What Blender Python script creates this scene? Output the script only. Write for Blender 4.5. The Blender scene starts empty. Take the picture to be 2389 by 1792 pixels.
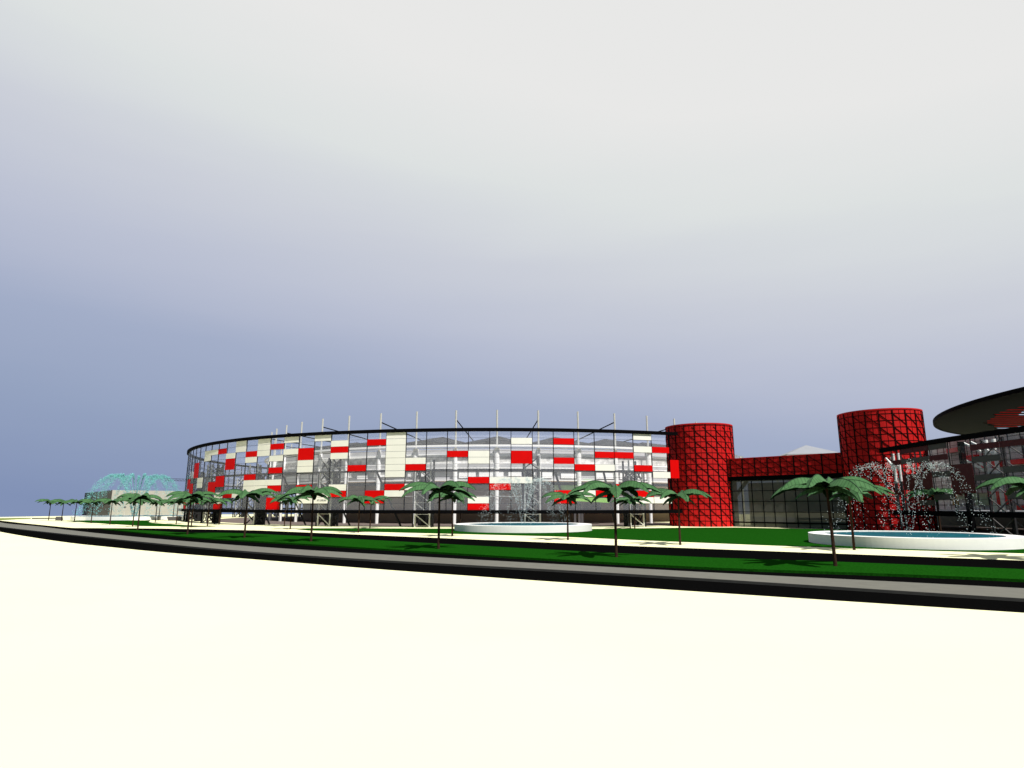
import bpy, math, random
from mathutils import Vector, Matrix

# ------------------------------------------------------------------ camera, sky, sun, exposure
SC = bpy.context.scene
COL = SC.collection
PXW, PXH, FPX, HZ, EYE = 2389.0, 1792.0, 1440.0, 1180.0, 5.0
PITCH = math.atan((HZ - PXH / 2) / FPX)

cam_d = bpy.data.cameras.new("camera")
cam_d.sensor_width = 36.0
cam_d.lens = 36.0 * FPX / PXW
cam_d.clip_start, cam_d.clip_end = 0.1, 3000.0
cam = bpy.data.objects.new("camera", cam_d)
COL.objects.link(cam)
cam.location = (0, 0, EYE)
cam.rotation_euler = (math.pi / 2 + PITCH, 0, 0)
SC.camera = cam

SUN_EL = math.radians(56)
SUN_DIR = Vector((0.55, -0.835, 0)).normalized() * math.cos(SUN_EL) + Vector((0, 0, math.sin(SUN_EL)))
sun_d = bpy.data.lights.new("sun", 'SUN')
sun_d.energy = 5.0
sun_d.angle = math.radians(0.5)
sun_d.color = (1.0, 0.965, 0.91)
sun = bpy.data.objects.new("sun", sun_d)
COL.objects.link(sun)
sun.location = SUN_DIR * 400
sun.rotation_euler = SUN_DIR.to_track_quat('Z', 'Y').to_euler()

VS = SC.view_settings
VS.view_transform = 'Standard'
VS.look = 'None'
VS.exposure = 0.25
VS.gamma = 1.0


def lin(c):
    return tuple(((x / 255) / 12.92 if x / 255 <= 0.04045 else ((x / 255 + 0.055) / 1.055) ** 2.4) for x in c)


world = bpy.data.worlds.new("World")
SC.world = world
world.use_nodes = True
wn, wl = world.node_tree.nodes, world.node_tree.links
wn.clear()


def W(t, **k):
    n = wn.new(t)
    for a, b in k.items():
        setattr(n, a, b)
    return n


w_out = W('ShaderNodeOutputWorld')
bg_sky = W('ShaderNodeBackground')
bg_sky.inputs[1].default_value = 0.05
sky = W('ShaderNodeTexSky', sky_type='NISHITA', sun_disc=False)
sky.sun_elevation = SUN_EL
sky.sun_rotation = math.atan2(SUN_DIR.x, SUN_DIR.y)
wl.new(sky.outputs[0], bg_sky.inputs[0])
# high cloud veil ahead, denser towards upper right; left out behind to deepen shadows
tc = W('ShaderNodeTexCoord')
sep = W('ShaderNodeSeparateXYZ')
wl.new(tc.outputs['Generated'], sep.inputs[0])
mx = W('ShaderNodeMath', operation='MULTIPLY_ADD')
mx.inputs[1].default_value = 0.17
wl.new(sep.outputs[0], mx.inputs[0])
wl.new(sep.outputs[2], mx.inputs[2])
mp = W('ShaderNodeMapping')
mp.inputs['Rotation'].default_value = (0, math.radians(-11), 0)
mp.inputs['Scale'].default_value = (0.9, 0.9, 7.0)
wl.new(tc.outputs['Generated'], mp.inputs[0])
nz = W('ShaderNodeTexNoise')
nz.inputs['Scale'].default_value = 2.2
nz.inputs['Detail'].default_value = 5
wl.new(mp.outputs[0], nz.inputs['Vector'])
ns = W('ShaderNodeMath', operation='MULTIPLY_ADD')
ns.inputs[1].default_value = 0.055
wl.new(nz.outputs[0], ns.inputs[0])
sb = W('ShaderNodeMath', operation='SUBTRACT')
sb.inputs[1].default_value = 0.0275
wl.new(mx.outputs[0], sb.inputs[0])
wl.new(sb.outputs[0], ns.inputs[2])
mr = W('ShaderNodeMapRange')
mr.inputs[1].default_value, mr.inputs[2].default_value = -0.12, 0.68
wl.new(ns.outputs[0], mr.inputs[0])
ramp = W('ShaderNodeValToRGB')
stops = [(-0.10, (130, 146, 182)), (0.04, (149, 163, 192)), (0.157, (163, 174, 200)), (0.21, (176, 184, 206)), (0.27, (187, 193, 211)),
         (0.37, (203, 207, 217)), (0.48, (221, 225, 225)), (0.60, (232, 232, 231))]
el = ramp.color_ramp.elements
while len(el) < len(stops):
    el.new(0.5)
for e, (p, c) in zip(el, stops):
    e.position = (p + 0.12) / 0.80
    e.color = (*lin(c), 1)
wl.new(mr.outputs[0], ramp.inputs[0])
bg_veil = W('ShaderNodeBackground')
bg_veil.inputs[1].default_value = 0.84
wl.new(ramp.outputs[0], bg_veil.inputs[0])
fr = W('ShaderNodeMapRange', interpolation_type='SMOOTHSTEP')
fr.inputs[1].default_value, fr.inputs[2].default_value = 0.20, 0.52
wl.new(sep.outputs[1], fr.inputs[0])
mixw = W('ShaderNodeMixShader')
wl.new(fr.outputs[0], mixw.inputs[0])
wl.new(bg_sky.outputs[0], mixw.inputs[1])
wl.new(bg_veil.outputs[0], mixw.inputs[2])
wl.new(mixw.outputs[0], w_out.inputs[0])

SC.render.engine = 'CYCLES'
SC.cycles.max_bounces = 6
SC.cycles.transparent_max_bounces = 24
SC.cycles.caustics_reflective = False
SC.cycles.caustics_refractive = False

random.seed(7)
R = random.Random(11)


# ------------------------------------------------------------------ helpers
def at(px, py, z=0.0):
    """ground point (height z) seen at photo pixel px, py"""
    u, v = (px - PXW / 2) / FPX, -(py - PXH / 2) / FPX
    c, s = math.cos(PITCH), math.sin(PITCH)
    d = Vector((u, c - s * v, s + c * v))
    return Vector((0, 0, EYE)) + d * ((z - EYE) / d.z)


def tan_az(px):
    return (px - PXW / 2) / FPX * math.cos(PITCH)


class MB:
    def __init__(self):
        self.v, self.f = [], []

    def add(self, vs, fs):
        o = len(self.v)
        self.v += [tuple(x) for x in vs]
        self.f += [tuple(i + o for i in f) for f in fs]
        return self

    def hexa(self, a, b):
        """a: four bottom points, b: four top points (counter-clockwise from above)"""
        return self.add(list(a) + list(b), [(3, 2, 1, 0), (4, 5, 6, 7), (0, 1, 5, 4), (1, 2, 6, 5), (2, 3, 7, 6), (3, 0, 4, 7)])

    def box(self, c, s, rz=0.0):
        ca, sa = math.cos(rz), math.sin(rz)
        q = [(c[0] + x * s[0] / 2 * ca - y * s[1] / 2 * sa, c[1] + x * s[0] / 2 * sa + y * s[1] / 2 * ca) for x, y in ((-1, -1), (1, -1), (1, 1), (-1, 1))]
        return self.hexa([(x, y, c[2] - s[2] / 2) for x, y in q], [(x, y, c[2] + s[2] / 2) for x, y in q])

    def bar(self, p, q, w, h=None):
        p, q = Vector(p), Vector(q)
        d = (q - p).normalized()
        a = d.cross(Vector((0, 0, 1)))
        if a.length < 1e-4:
            a = Vector((1, 0, 0))
        a.normalize()
        b = a.cross(d)
        a *= w / 2
        b *= (h or w) / 2
        return self.add([p - a - b, p + a - b, p + a + b, p - a + b, q - a - b, q + a - b, q + a + b, q - a + b],
                        [(0, 1, 2, 3), (7, 6, 5, 4), (0, 4, 5, 1), (1, 5, 6, 2), (2, 6, 7, 3), (3, 7, 4, 0)])

    def tube(self, p, q, r0, r1=None, n=10, cap=True):
        p, q = Vector(p), Vector(q)
        r1 = r0 if r1 is None else r1
        d = (q - p).normalized()
        a = d.cross(Vector((0, 0, 1)))
        if a.length < 1e-4:
            a = Vector((1, 0, 0))
        a.normalize()
        b = d.cross(a)
        vs = []
        for c, r in ((p, r0), (q, r1)):
            for i in range(n):
                t = 2 * math.pi * i / n
                vs.append(c + a * (r * math.cos(t)) + b * (r * math.sin(t)))
        fs = [(i, (i + 1) % n, n + (i + 1) % n, n + i) for i in range(n)]
        if cap:
            fs += [tuple(range(n - 1, -1, -1)), tuple(range(n, 2 * n))]
        return self.add(vs, fs)

    def arc(self, C, r0, r1, z0, z1, t0, t1, n=None):
        """solid curved box round C; angle t in degrees, 0 faces -y, + towards +x"""
        n = n or max(1, int(abs(t1 - t0) / 1.22 + 0.5))
        vs = []
        for i in range(n + 1):
            t = math.radians(t0 + (t1 - t0) * i / n)
            s, c = math.sin(t), -math.cos(t)
            for r, z in ((r0, z0), (r1, z0), (r1, z1), (r0, z1)):
                vs.append((C[0] + r * s, C[1] + r * c, z))
        fs = []
        for i in range(n):
            k = 4 * i
            for a in range(4):
                b = (a + 1) % 4
                fs.append((k + a, k + 4 + a, k + 4 + b, k + b))
        fs += [(0, 1, 2, 3), (4 * n + 3, 4 * n + 2, 4 * n + 1, 4 * n)]
        return self.add(vs, fs)

    def sheet(self, C, r, z0, z1, t0, t1, n=None):
        n = n or max(1, int(abs(t1 - t0) / 1.22 + 0.5))
        vs, fs = [], []
        for i in range(n + 1):
            t = math.radians(t0 + (t1 - t0) * i / n)
            for z in (z0, z1):
                vs.append((C[0] + r * math.sin(t), C[1] - r * math.cos(t), z))
        for i in range(n):
            fs.append((2 * i, 2 * i + 2, 2 * i + 3, 2 * i + 1))
        return self.add(vs, fs)

    def prism(self, poly, z0, z1):
        n = len(poly)
        vs = [(p[0], p[1], z0) for p in poly] + [(p[0], p[1], z1) for p in poly]
        fs = [tuple(range(n, 2 * n)), tuple(range(n - 1, -1, -1))] + [(i, (i + 1) % n, n + (i + 1) % n, n + i) for i in range(n)]
        return self.add(vs, fs)

    def slab(self, A, B, z0, z1):
        """slab between two polylines of equal length (A nearer, B farther)"""
        n = len(A)
        vs = []
        for a, b in zip(A, B):
            vs += [(a[0], a[1], z0), (a[0], a[1], z1), (b[0], b[1], z1), (b[0], b[1], z0)]
        fs = []
        for i in range(n - 1):
            k = 4 * i
            fs += [(k, k + 4, k + 5, k + 1), (k + 1, k + 5, k + 6, k + 2), (k + 2, k + 6, k + 7, k + 3), (k + 3, k + 7, k + 4, k)]
        fs += [(0, 1, 2, 3), (4 * n - 1, 4 * n - 2, 4 * n - 3, 4 * n - 4)]
        return self.add(vs, fs)

    def build(self, name, m, parent=None, smooth=False, local=False):
        vs = self.v
        if parent is not None and not local:
            o = Vector((0, 0, 0))
            p = parent
            while p is not None:
                o += p.location
                p = p.parent
            vs = [(x - o.x, y - o.y, z - o.z) for x, y, z in vs]
        me = bpy.data.meshes.new(name)
        me.from_pydata(vs, [], self.f)
        me.update()
        for mm in (m if isinstance(m, (list, tuple)) else [m]):
            me.materials.append(mm)
        if smooth:
            me.polygons.foreach_set('use_smooth', [True] * len(me.polygons))
        ob = bpy.data.objects.new(name, me)
        COL.objects.link(ob)
        ob.parent = parent
        return ob


def resample(P, n, smooth=True):
    P = [Vector((p[0], p[1])) for p in P]
    out = []
    if smooth:
        for i in range(len(P) - 1):
            p0, p1, p2, p3 = P[max(i - 1, 0)], P[i], P[i + 1], P[min(i + 2, len(P) - 1)]
            for k in range(24):
                t = k / 24
                out.append(0.5 * ((2 * p1) + (p2 - p0) * t + (2 * p0 - 5 * p1 + 4 * p2 - p3) * t * t + (3 * p1 - p0 - 3 * p2 + p3) * t ** 3))
        out.append(P[-1])
    else:
        out = P
    d = [0.0]
    for a, b in zip(out, out[1:]):
        d.append(d[-1] + (b - a).length)
    res, j = [], 0
    for i in range(n):
        s = d[-1] * i / (n - 1)
        while j < len(d) - 2 and d[j + 1] < s:
            j += 1
        t = (s - d[j]) / max(d[j + 1] - d[j], 1e-9)
        res.append(out[j].lerp(out[j + 1], min(t, 1)))
    return res


def tag(o, label=None, cat=None, group=None, kind=None):
    if label:
        o['label'] = label
    if cat:
        o['category'] = cat
    if group:
        o['group'] = group
    if kind:
        o['kind'] = kind
    return o


def empty(name, loc, label, cat, group=None):
    o = bpy.data.objects.new(name, None)
    COL.objects.link(o)
    o.location = loc
    return tag(o, label, cat, group)


def copy_thing(o, parent=None):
    c = o.copy()
    COL.objects.link(c)
    c.parent = parent
    for ch in list(o.children):
        copy_thing(ch, c)
    return c


# ------------------------------------------------------------------ materials
def mat(name, col, rough=0.6, spec=0.3, var=0.06, scale=1.5, bump=0.0, bscale=20, metal=0.0, col2=None):
    m = bpy.data.materials.new(name)
    m.use_nodes = True
    nt = m.node_tree
    b = nt.nodes['Principled BSDF']
    b.inputs['Roughness'].default_value = rough
    b.inputs['Specular IOR Level'].default_value = spec
    b.inputs['Metallic'].default_value = metal
    tcn = nt.nodes.new('ShaderNodeTexCoord')
    n = nt.nodes.new('ShaderNodeTexNoise')
    n.inputs['Scale'].default_value = scale
    n.inputs['Detail'].default_value = 6
    nt.links.new(tcn.outputs['Object'], n.inputs['Vector'])
    cr = nt.nodes.new('ShaderNodeValToRGB')
    c2 = col2 or tuple(min(1, x * (1 + var)) for x in col)
    c1 = col if col2 else tuple(x * (1 - var) for x in col)
    cr.color_ramp.elements[0].position, cr.color_ramp.elements[1].position = 0.32, 0.68
    cr.color_ramp.elements[0].color = (*c1, 1)
    cr.color_ramp.elements[1].color = (*c2, 1)
    nt.links.new(n.outputs[0], cr.inputs[0])
    nt.links.new(cr.outputs[0], b.inputs['Base Color'])
    if bump:
        n2 = nt.nodes.new('ShaderNodeTexNoise')
        n2.inputs['Scale'].default_value = bscale
        nt.links.new(tcn.outputs['Object'], n2.inputs['Vector'])
        bp = nt.nodes.new('ShaderNodeBump')
        bp.inputs['Strength'].default_value = bump
        nt.links.new(n2.outputs[0], bp.inputs['Height'])
        nt.links.new(bp.outputs[0], b.inputs['Normal'])
    return m


def glass(name, tint, refl, film, filmcol):
    m = bpy.data.materials.new(name)
    m.use_nodes = True
    nt = m.node_tree
    nt.nodes.clear()
    out = nt.nodes.new('ShaderNodeOutputMaterial')
    tr = nt.nodes.new('ShaderNodeBsdfTransparent')
    tr.inputs[0].default_value = (*tint, 1)
    gl = nt.nodes.new('ShaderNodeBsdfGlossy')
    gl.inputs['Roughness'].default_value = 0.02
    df = nt.nodes.new('ShaderNodeBsdfDiffuse')
    df.inputs[0].default_value = (*filmcol, 1)
    tcn = nt.nodes.new('ShaderNodeTexCoord')
    n = nt.nodes.new('ShaderNodeTexNoise')
    n.inputs['Scale'].default_value = 0.15
    nt.links.new(tcn.outputs['Object'], n.inputs['Vector'])
    fm = nt.nodes.new('ShaderNodeMapRange')
    fm.inputs[3].default_value, fm.inputs[4].default_value = film * 0.8, film * 1.2
    nt.links.new(n.outputs[0], fm.inputs[0])
    m1 = nt.nodes.new('ShaderNodeMixShader')
    nt.links.new(fm.outputs[0], m1.inputs[0])
    nt.links.new(tr.outputs[0], m1.inputs[1])
    nt.links.new(df.outputs[0], m1.inputs[2])
    lw = nt.nodes.new('ShaderNodeFresnel')
    lw.inputs[0].default_value = 1.3
    mm = nt.nodes.new('ShaderNodeMath')
    mm.operation = 'MULTIPLY'
    mm.inputs[1].default_value = refl
    nt.links.new(lw.outputs[0], mm.inputs[0])
    m2 = nt.nodes.new('ShaderNodeMixShader')
    nt.links.new(mm.outputs[0], m2.inputs[0])
    nt.links.new(m1.outputs[0], m2.inputs[1])
    nt.links.new(gl.outputs[0], m2.inputs[2])
    nt.links.new(m2.outputs[0], out.inputs[0])
    return m


M = dict(
    paving=mat('cream_paving', (0.80, 0.785, 0.49), 0.9, 0.0, 0.02, 0.08),
    asphalt=mat('black_asphalt', (0.0025, 0.0025, 0.0025), 1.0, 0.0, 0.25, 6),
    kerb=mat('grey_kerb_concrete', (0.14, 0.138, 0.115), 0.85, 0.15, 0.07, 1.2),
    shade_kerb=mat('kerb_face_shade', (0.05, 0.05, 0.045), 0.85, 0.1, 0.1, 1.5),  # shade on the kerb face put into the colour
    grass=mat('green_lawn', (0.004, 0.038, 0.002), 1.0, 0.0, scale=6.0, bump=0.5, bscale=30, col2=(0.009, 0.072, 0.005)),
    olive=mat('olive_turf', (0.13, 0.17, 0.025), 0.95, 0.05, 0.15, 2.0),
    white=mat('white_paint', (0.84, 0.84, 0.82), 0.55, 0.3, 0.02, 0.7),
    rim=mat('white_pool_render', (0.82, 0.82, 0.78), 0.7, 0.2, 0.02, 0.5),
    red=mat('red_panel_gloss', (0.62, 0.0015, 0.0015), 0.6, 0.06, 0.04, 0.4),
    cream=mat('cream_panel_gloss', (0.81, 0.80, 0.72), 0.6, 0.1, 0.02, 0.4),
    shade_red=mat('shade_dark_red_panel', (0.045, 0.0015, 0.0015), 0.5, 0.2, 0.06, 0.4),  # red panel with the facade's shade mixed into the colour
    charcoal=mat('charcoal_shade_panel', (0.05, 0.053, 0.047), 0.55, 0.2, 0.05, 0.4),  # cream panel with shade in the colour; also used on dark walls
    black=mat('black_steel', (0.0025, 0.0025, 0.003), 0.8, 0.02, 0.1, 1.0),
    dark=mat('dark_grey_steel', (0.022, 0.022, 0.024), 0.6, 0.1, 0.1, 1.0),
    clad=mat('red_tower_cladding', (0.49, 0.010, 0.010), 0.65, 0.1, 0.10, 0.35, bump=0.08, bscale=1.4),
    cladline=mat('dark_red_black_ribs', (0.010, 0.002, 0.002), 0.8, 0.05, 0.1, 1.0),
    mast=mat('pale_grey_mast_paint', (0.50, 0.50, 0.46), 0.5, 0.3, 0.03, 1.0),
    roofgrey=mat('grey_roof_membrane', (0.028, 0.029, 0.031), 0.8, 0.2, 0.08, 0.2),
    fascia=mat('mid_grey_fascia', (0.075, 0.075, 0.072), 0.7, 0.2, 0.05, 0.2),
    wallgrey=mat('grey_parapet', (0.48, 0.48, 0.49), 0.7, 0.2, 0.06, 0.2),
    wallbrown=mat('brown_grey_wall', (0.30, 0.23, 0.165), 0.8, 0.15, 0.06, 0.15),
    shadepave=mat('shade_brown_paving', (0.155, 0.125, 0.112), 0.9, 0.05, 0.06, 0.2),  # pale paving with its shadow painted in as brown
    stands=mat('mottled_stand_seating', (0.36, 0.355, 0.34), 0.8, 0.1, scale=0.7, col2=(0.82, 0.81, 0.77)),
    trunk=mat('brown_palm_trunk', (0.035, 0.018, 0.011), 0.9, 0.1, 0.3, 5.0, bump=0.6, bscale=8),
    water=mat('teal_pool_water', (0.003, 0.05, 0.07), 0.5, 0.02, scale=1.6, bump=0.35, bscale=2.2, col2=(0.010, 0.11, 0.14)),
    drop=mat('pale_water_drops', (0.30, 0.46, 0.46), 0.3, 0.4, scale=4.0, col2=(0.92, 0.97, 0.96)),
    dropteal=mat('aqua_water_drops', (0.03, 0.20, 0.22), 0.3, 0.4, scale=3.0, col2=(0.34, 0.80, 0.78)),
    stone=mat('dark_grey_stone', (0.09, 0.085, 0.085), 0.8, 0.15, 0.08, 1.0),
    pavwall=mat('pale_panel_wall', (0.36, 0.35, 0.32), 0.75, 0.2, 0.04, 0.3),
    greenroof=mat('lime_green_canopy', (0.22, 0.50, 0.06), 0.6, 0.2, 0.05, 0.5),
    greenpanel=mat('pale_green_panel', (0.42, 0.58, 0.36), 0.7, 0.2, 0.06, 0.5),
    disc=mat('dark_disc_soffit', (0.010, 0.0125, 0.0125), 0.9, 0.03, 0.05, 0.2),
    redsoft=mat('red_balcony_paint', (0.75, 0.02, 0.02), 0.5, 0.3, 0.05, 0.5),
    mesh=mat('grey_mesh_screen', (0.42, 0.42, 0.42), 0.7, 0.2, scale=5.0, col2=(0.72, 0.72, 0.72)),
    tent=mat('white_tent_membrane', (0.27, 0.285, 0.31), 0.7, 0.2, 0.03, 0.5),
    amber=mat('amber_panel', (0.30, 0.16, 0.01), 0.6, 0.2, 0.1, 0.5),
    glass=glass('clear_facade_glass', (0.97, 0.975, 1.0), 0.4, 0.12, (0.85, 0.87, 0.98)),
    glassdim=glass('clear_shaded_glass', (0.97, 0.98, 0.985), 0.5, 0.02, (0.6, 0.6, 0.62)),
    glassdark=glass('dark_tinted_glass', (0.20, 0.205, 0.19), 1.8, 0.45, (0.15, 0.155, 0.14)),
)


rm_ = bpy.data.materials.new('red_translucent_membrane')
rm_.use_nodes = True
rn_ = rm_.node_tree
rn_.nodes.clear()
ro_, rt_, rd_, rx_ = (rn_.nodes.new(t) for t in ('ShaderNodeOutputMaterial', 'ShaderNodeBsdfTranslucent', 'ShaderNodeBsdfDiffuse', 'ShaderNodeMixShader'))
rz_, rr_ = rn_.nodes.new('ShaderNodeTexNoise'), rn_.nodes.new('ShaderNodeValToRGB')
rz_.inputs['Scale'].default_value = 0.4
rr_.color_ramp.elements[0].color = (0.35, 0.012, 0.015, 1)
rr_.color_ramp.elements[1].color = (0.60, 0.03, 0.035, 1)
rn_.links.new(rz_.outputs[0], rr_.inputs[0])
rn_.links.new(rr_.outputs[0], rt_.inputs[0])
rn_.links.new(rr_.outputs[0], rd_.inputs[0])
rn_.links.new(rt_.outputs[0], rx_.inputs[1])
rn_.links.new(rd_.outputs[0], rx_.inputs[2])
rn_.links.new(rx_.outputs[0], ro_.inputs[0])
M['redlight'] = rm_


def leaf_mat(name, c1, c2):
    m = mat(name, c1, 0.7, 0.08, scale=1.3, col2=c2)
    nt = m.node_tree
    b = nt.nodes['Principled BSDF']
    tcn = [n for n in nt.nodes if n.type == 'TEX_COORD'][0]
    # side veins running out from the midrib
    sx = nt.nodes.new('ShaderNodeSeparateXYZ')
    nt.links.new(tcn.outputs['Object'], sx.inputs[0])
    ab = nt.nodes.new('ShaderNodeMath')
    ab.operation = 'ABSOLUTE'
    nt.links.new(sx.outputs[1], ab.inputs[0])
    sl = nt.nodes.new('ShaderNodeMath')
    sl.operation = 'MULTIPLY_ADD'
    sl.inputs[1].default_value = -0.45
    nt.links.new(ab.outputs[0], sl.inputs[0])
    nt.links.new(sx.outputs[0], sl.inputs[2])
    cx = nt.nodes.new('ShaderNodeCombineXYZ')
    nt.links.new(sl.outputs[0], cx.inputs[0])
    wv = nt.nodes.new('ShaderNodeTexWave')
    wv.bands_direction = 'X'
    wv.inputs['Scale'].default_value = 0.95
    nt.links.new(cx.outputs[0], wv.inputs['Vector'])
    vr = nt.nodes.new('ShaderNodeMapRange')
    vr.inputs[1].default_value, vr.inputs[2].default_value = 0.80, 0.97
    vr.inputs[3].default_value, vr.inputs[4].default_value = 1.0, 0.62
    nt.links.new(wv.outputs[1], vr.inputs[0])
    vm = nt.nodes.new('ShaderNodeMix')
    vm.data_type = 'RGBA'
    vm.blend_type = 'MULTIPLY'
    vm.inputs[0].default_value = 1.0
    src = b.inputs['Base Color'].links[0].from_socket
    nt.links.new(src, vm.inputs[6])
    nt.links.new(vr.outputs[0], vm.inputs[7])
    nt.links.new(vm.outputs[2], b.inputs['Base Color'])
    bp = nt.nodes.new('ShaderNodeBump')
    bp.inputs['Strength'].default_value = 0.35
    nt.links.new(wv.outputs[0], bp.inputs['Height'])
    nt.links.new(bp.outputs[0], b.inputs['Normal'])
    return m


M['leaf'] = leaf_mat('palm_leaf_green', (0.039, 0.110, 0.038), (0.068, 0.158, 0.062))
M['vein'] = mat('palm_leaf_midrib', (0.012, 0.04, 0.016), 0.6, 0.2, 0.1)
M['under'] = leaf_mat('palm_leaf_shaded_underside', (0.006, 0.020, 0.008), (0.010, 0.030, 0.012))  # darker copy of the leaf, self-shade put into the colour

# ------------------------------------------------------------------ ground, roads, lawns
g = MB()
g.add([(-300, -80, 0), (260, -80, 0), (260, 380, 0), (-150, 372, 0), (-219, 330, 0), (-222, 313, 0), (-231, 283, 0), (-238, 262, 0), (-300, 200, 0)], [tuple(range(9))])
tag(g.build('ground', M['paving']), 'cream white paving across the plaza and the foreground', 'ground', kind='structure')

N = 90
fg_edge = [(-250, 285), (-175, 203), (-140, 165), (-100.1, 124), (-65, 91.1), (-48, 77.3), (-36.2, 68.4), (-24, 60.4), (-10, 51), (8.1, 40), (24.4, 30.9), (60, 11.5), (140, -32)]
pv_edge = [(-228, 280), (-205, 249), (-176.5, 217.8), (-140, 182), (-101, 145.2), (-79.3, 142.1), (-52.7, 131.1), (-18, 105.3), (16.4, 79.7), (47.6, 59.4), (100, 27), (170, -14)]
rd = MB().slab(resample(fg_edge, N), resample(pv_edge, N, False), 0.0005, 0.005)
tag(rd.build('road', M['asphalt']), 'black asphalt road curving past the plaza', 'road', kind='structure')

med_f = [(-236, 274), (-158, 184), (-120, 148.5), (-72, 105.6), (-27.1, 68), (9.4, 45.9), (27.2, 34.4), (66, 10), (140, -36)]
med_b = [(-228, 277), (-152.7, 188.7), (-114, 152), (-72.3, 112), (-30.6, 76.6), (10.2, 50.1), (30.6, 38.5), (71, 14), (146, -30)]
tag(MB().slab(resample(med_f, N), resample(med_b, N), 0.002, 0.17).build('pavement', M['kerb']), 'grey concrete strip between the black lanes', 'pavement', kind='structure')

kf = resample(med_f, N)
tag(MB().slab([p + Vector((-.09, -.12)) for p in kf], kf, 0.002, 0.173).build('kerb', M['shade_kerb']), 'kerb face along the near edge of the grey strip, darkened as shade', 'kerb', kind='structure')
ver_f = [(-87, 134.5), (-52, 101), (-35.2, 88), (-27, 82), (11.2, 53.6), (34, 42.8), (80, 14.5), (150, -28)]
ver_b = [(-86.5, 135), (-70, 124), (-59.2, 115.6), (-44.3, 110.4), (10.8, 66), (28.4, 56.1), (41, 48.6), (86, 20.5), (156, -22)]
vg = MB().slab(resample(ver_f, N), resample(ver_b, N), 0.002, 0.20)
tag(vg.build('grass_verge', M['grass']), 'dark green grass strip along the road', 'grass verge', kind='structure')


def sheet_px(name, pts, m, z0, z1, label, cat):
    poly = resample([at(x, y, z1) for x, y in pts] + [at(*pts[0], z1)], 160, False)[:-1]
    return tag(MB().prism(poly, z0, z1).build(name, m), label, cat, kind='structure')


sheet_px('lawn', [(146, 1214.8), (200, 1214), (300, 1213.8), (351, 1214), (347, 1217.2), (352, 1219.6), (384, 1222), (440, 1225.4), (505, 1228.6), (440, 1228.2), (341, 1227.3), (270, 1223), (200, 1218.6)], M['grass'], 0.001, 0.05, 'green lawn in front of the left fountain pool', 'lawn')
lb = [(690, 1234.2), (720, 1237.2), (800, 1239), (900, 1241.2), (1100, 1246), (1300, 1251), (1500, 1260), (1789, 1271.5), (2100, 1282), (2389, 1290), (2700, 1301)]
lt = [(2760, 1292), (2520, 1276), (2389, 1262), (2250, 1245), (2120, 1238), (1990, 1235), (1880, 1234), (1720, 1230.6), (1600, 1231), (1390, 1234), (1220, 1233.4), (1050, 1233.3), (800, 1232.3), (720, 1232.4)]
sheet_px('lawn', lb + lt, M['grass'], 0.001, 0.06, 'large green lawn around the two white fountain pools', 'lawn')
sheet_px('grass_strip', [(-60, 1209.5), (0, 1209), (72, 1208.4), (72, 1210.3), (0, 1213.4), (-60, 1216)], M['olive'], 0.001, 0.03, 'olive yellow turf strip at the far left edge', 'grass')
sheet_px('path', [(74, 1208.5), (140, 1207.8), (140, 1210.0), (74, 1210.8)], M['asphalt'], 0.001, 0.02, 'short black asphalt path beside the left pool', 'path')


# ------------------------------------------------------------------ big glazed stadium
SCX, SR = (-4.2, 266.0), 119.5
TH0, DTH = -17.54, 2.43
ZB, ZT = 4.0, 22.42
RH = (ZT - ZB) / 12
TL, TR = -165.0, 21.9


def sp(r, t, z):
    t = math.radians(t)
    return Vector((SCX[0] + r * math.sin(t), SCX[1] - r * math.cos(t), z))


def th(k):
    return TH0 + DTH * k


st = empty('stadium', (SCX[0], SCX[1], 0), 'large round glazed stadium with red and cream facade panels and a ring of masts', 'stadium')
MB().arc(SCX, 119.1, 120.0, 22.42, 23.2, TL, TR + 0.6).build('roof_rim', M['black'], st)
MB().arc(SCX, 119.1, 119.9, 3.2, 4.0, TL, 22.7).build('base_band', M['black'], st)
MB().sheet(SCX, 119.5, ZB, ZT, TL, 20.9).build('glazing', M['glass'], st, smooth=True)
mg = MB()
for k in range(-60, 17):
    if th(k) > 21.5 or th(k) < TL:
        continue
    t = math.radians(th(k))
    mg.box(tuple(sp(119.42, th(k), (ZB + ZT) / 2)), (0.15, 0.22, ZT - ZB - 0.004), t)
for r in range(1, 12):
    z = ZT - r * RH
    mg.arc(SCX, 119.40, 119.47, z - 0.03, z + 0.03, TL + 0.3, 20.8)
mg.build('mullion_grid', M['black'], st)
PAN = {'R': ('red_panel', M['red']), 'C': ('cream_panel', M['cream'])}
pattern = {
    -17: 'R10 R11', -16: 'R6 R7', -15: 'R7 R8', -14: 'R3 R4 R5', -13: 'C6 C7 R10', -12: 'C1 C2', -11: 'C1 R7 R8', -10: 'R1 R6 R7 C9 C10 R11', -9: 'C2 R3 R4 R9',
    -8: 'C0 C1 C9', -7: 'R2 C3 R6 C7 C8', -6: 'C0 C1 C2 C7 C8', -5: 'R1 C3 R5 C7 R8 R10 R11', -4: 'C0 C2', -3: 'R2 R3 C4 C5 R8 C10', -2: 'C0 C9 C10',
    -1: 'C1 R2 C3 C8 R9', 0: 'R5', 1: 'R1 R9 R10', 2: 'C0 C1 C2 C3 C4 C5 C6 R8 C9', 3: 'C4 R5 C8', 5: 'R3', 6: 'C3 C4 R7 C10 R11', 7: 'C7 R8',
    8: 'C1 R3 R4 C7', 10: 'R1 R4 R9 R10', 11: 'R5 C9', 12: 'R3 C5 R9', 13: 'R3 R8', 14: 'C0 C2 R5 R9 C10', 15: 'R2 C6 C10', 16: 'R4 R5 R6'}
signpanel = None
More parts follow.
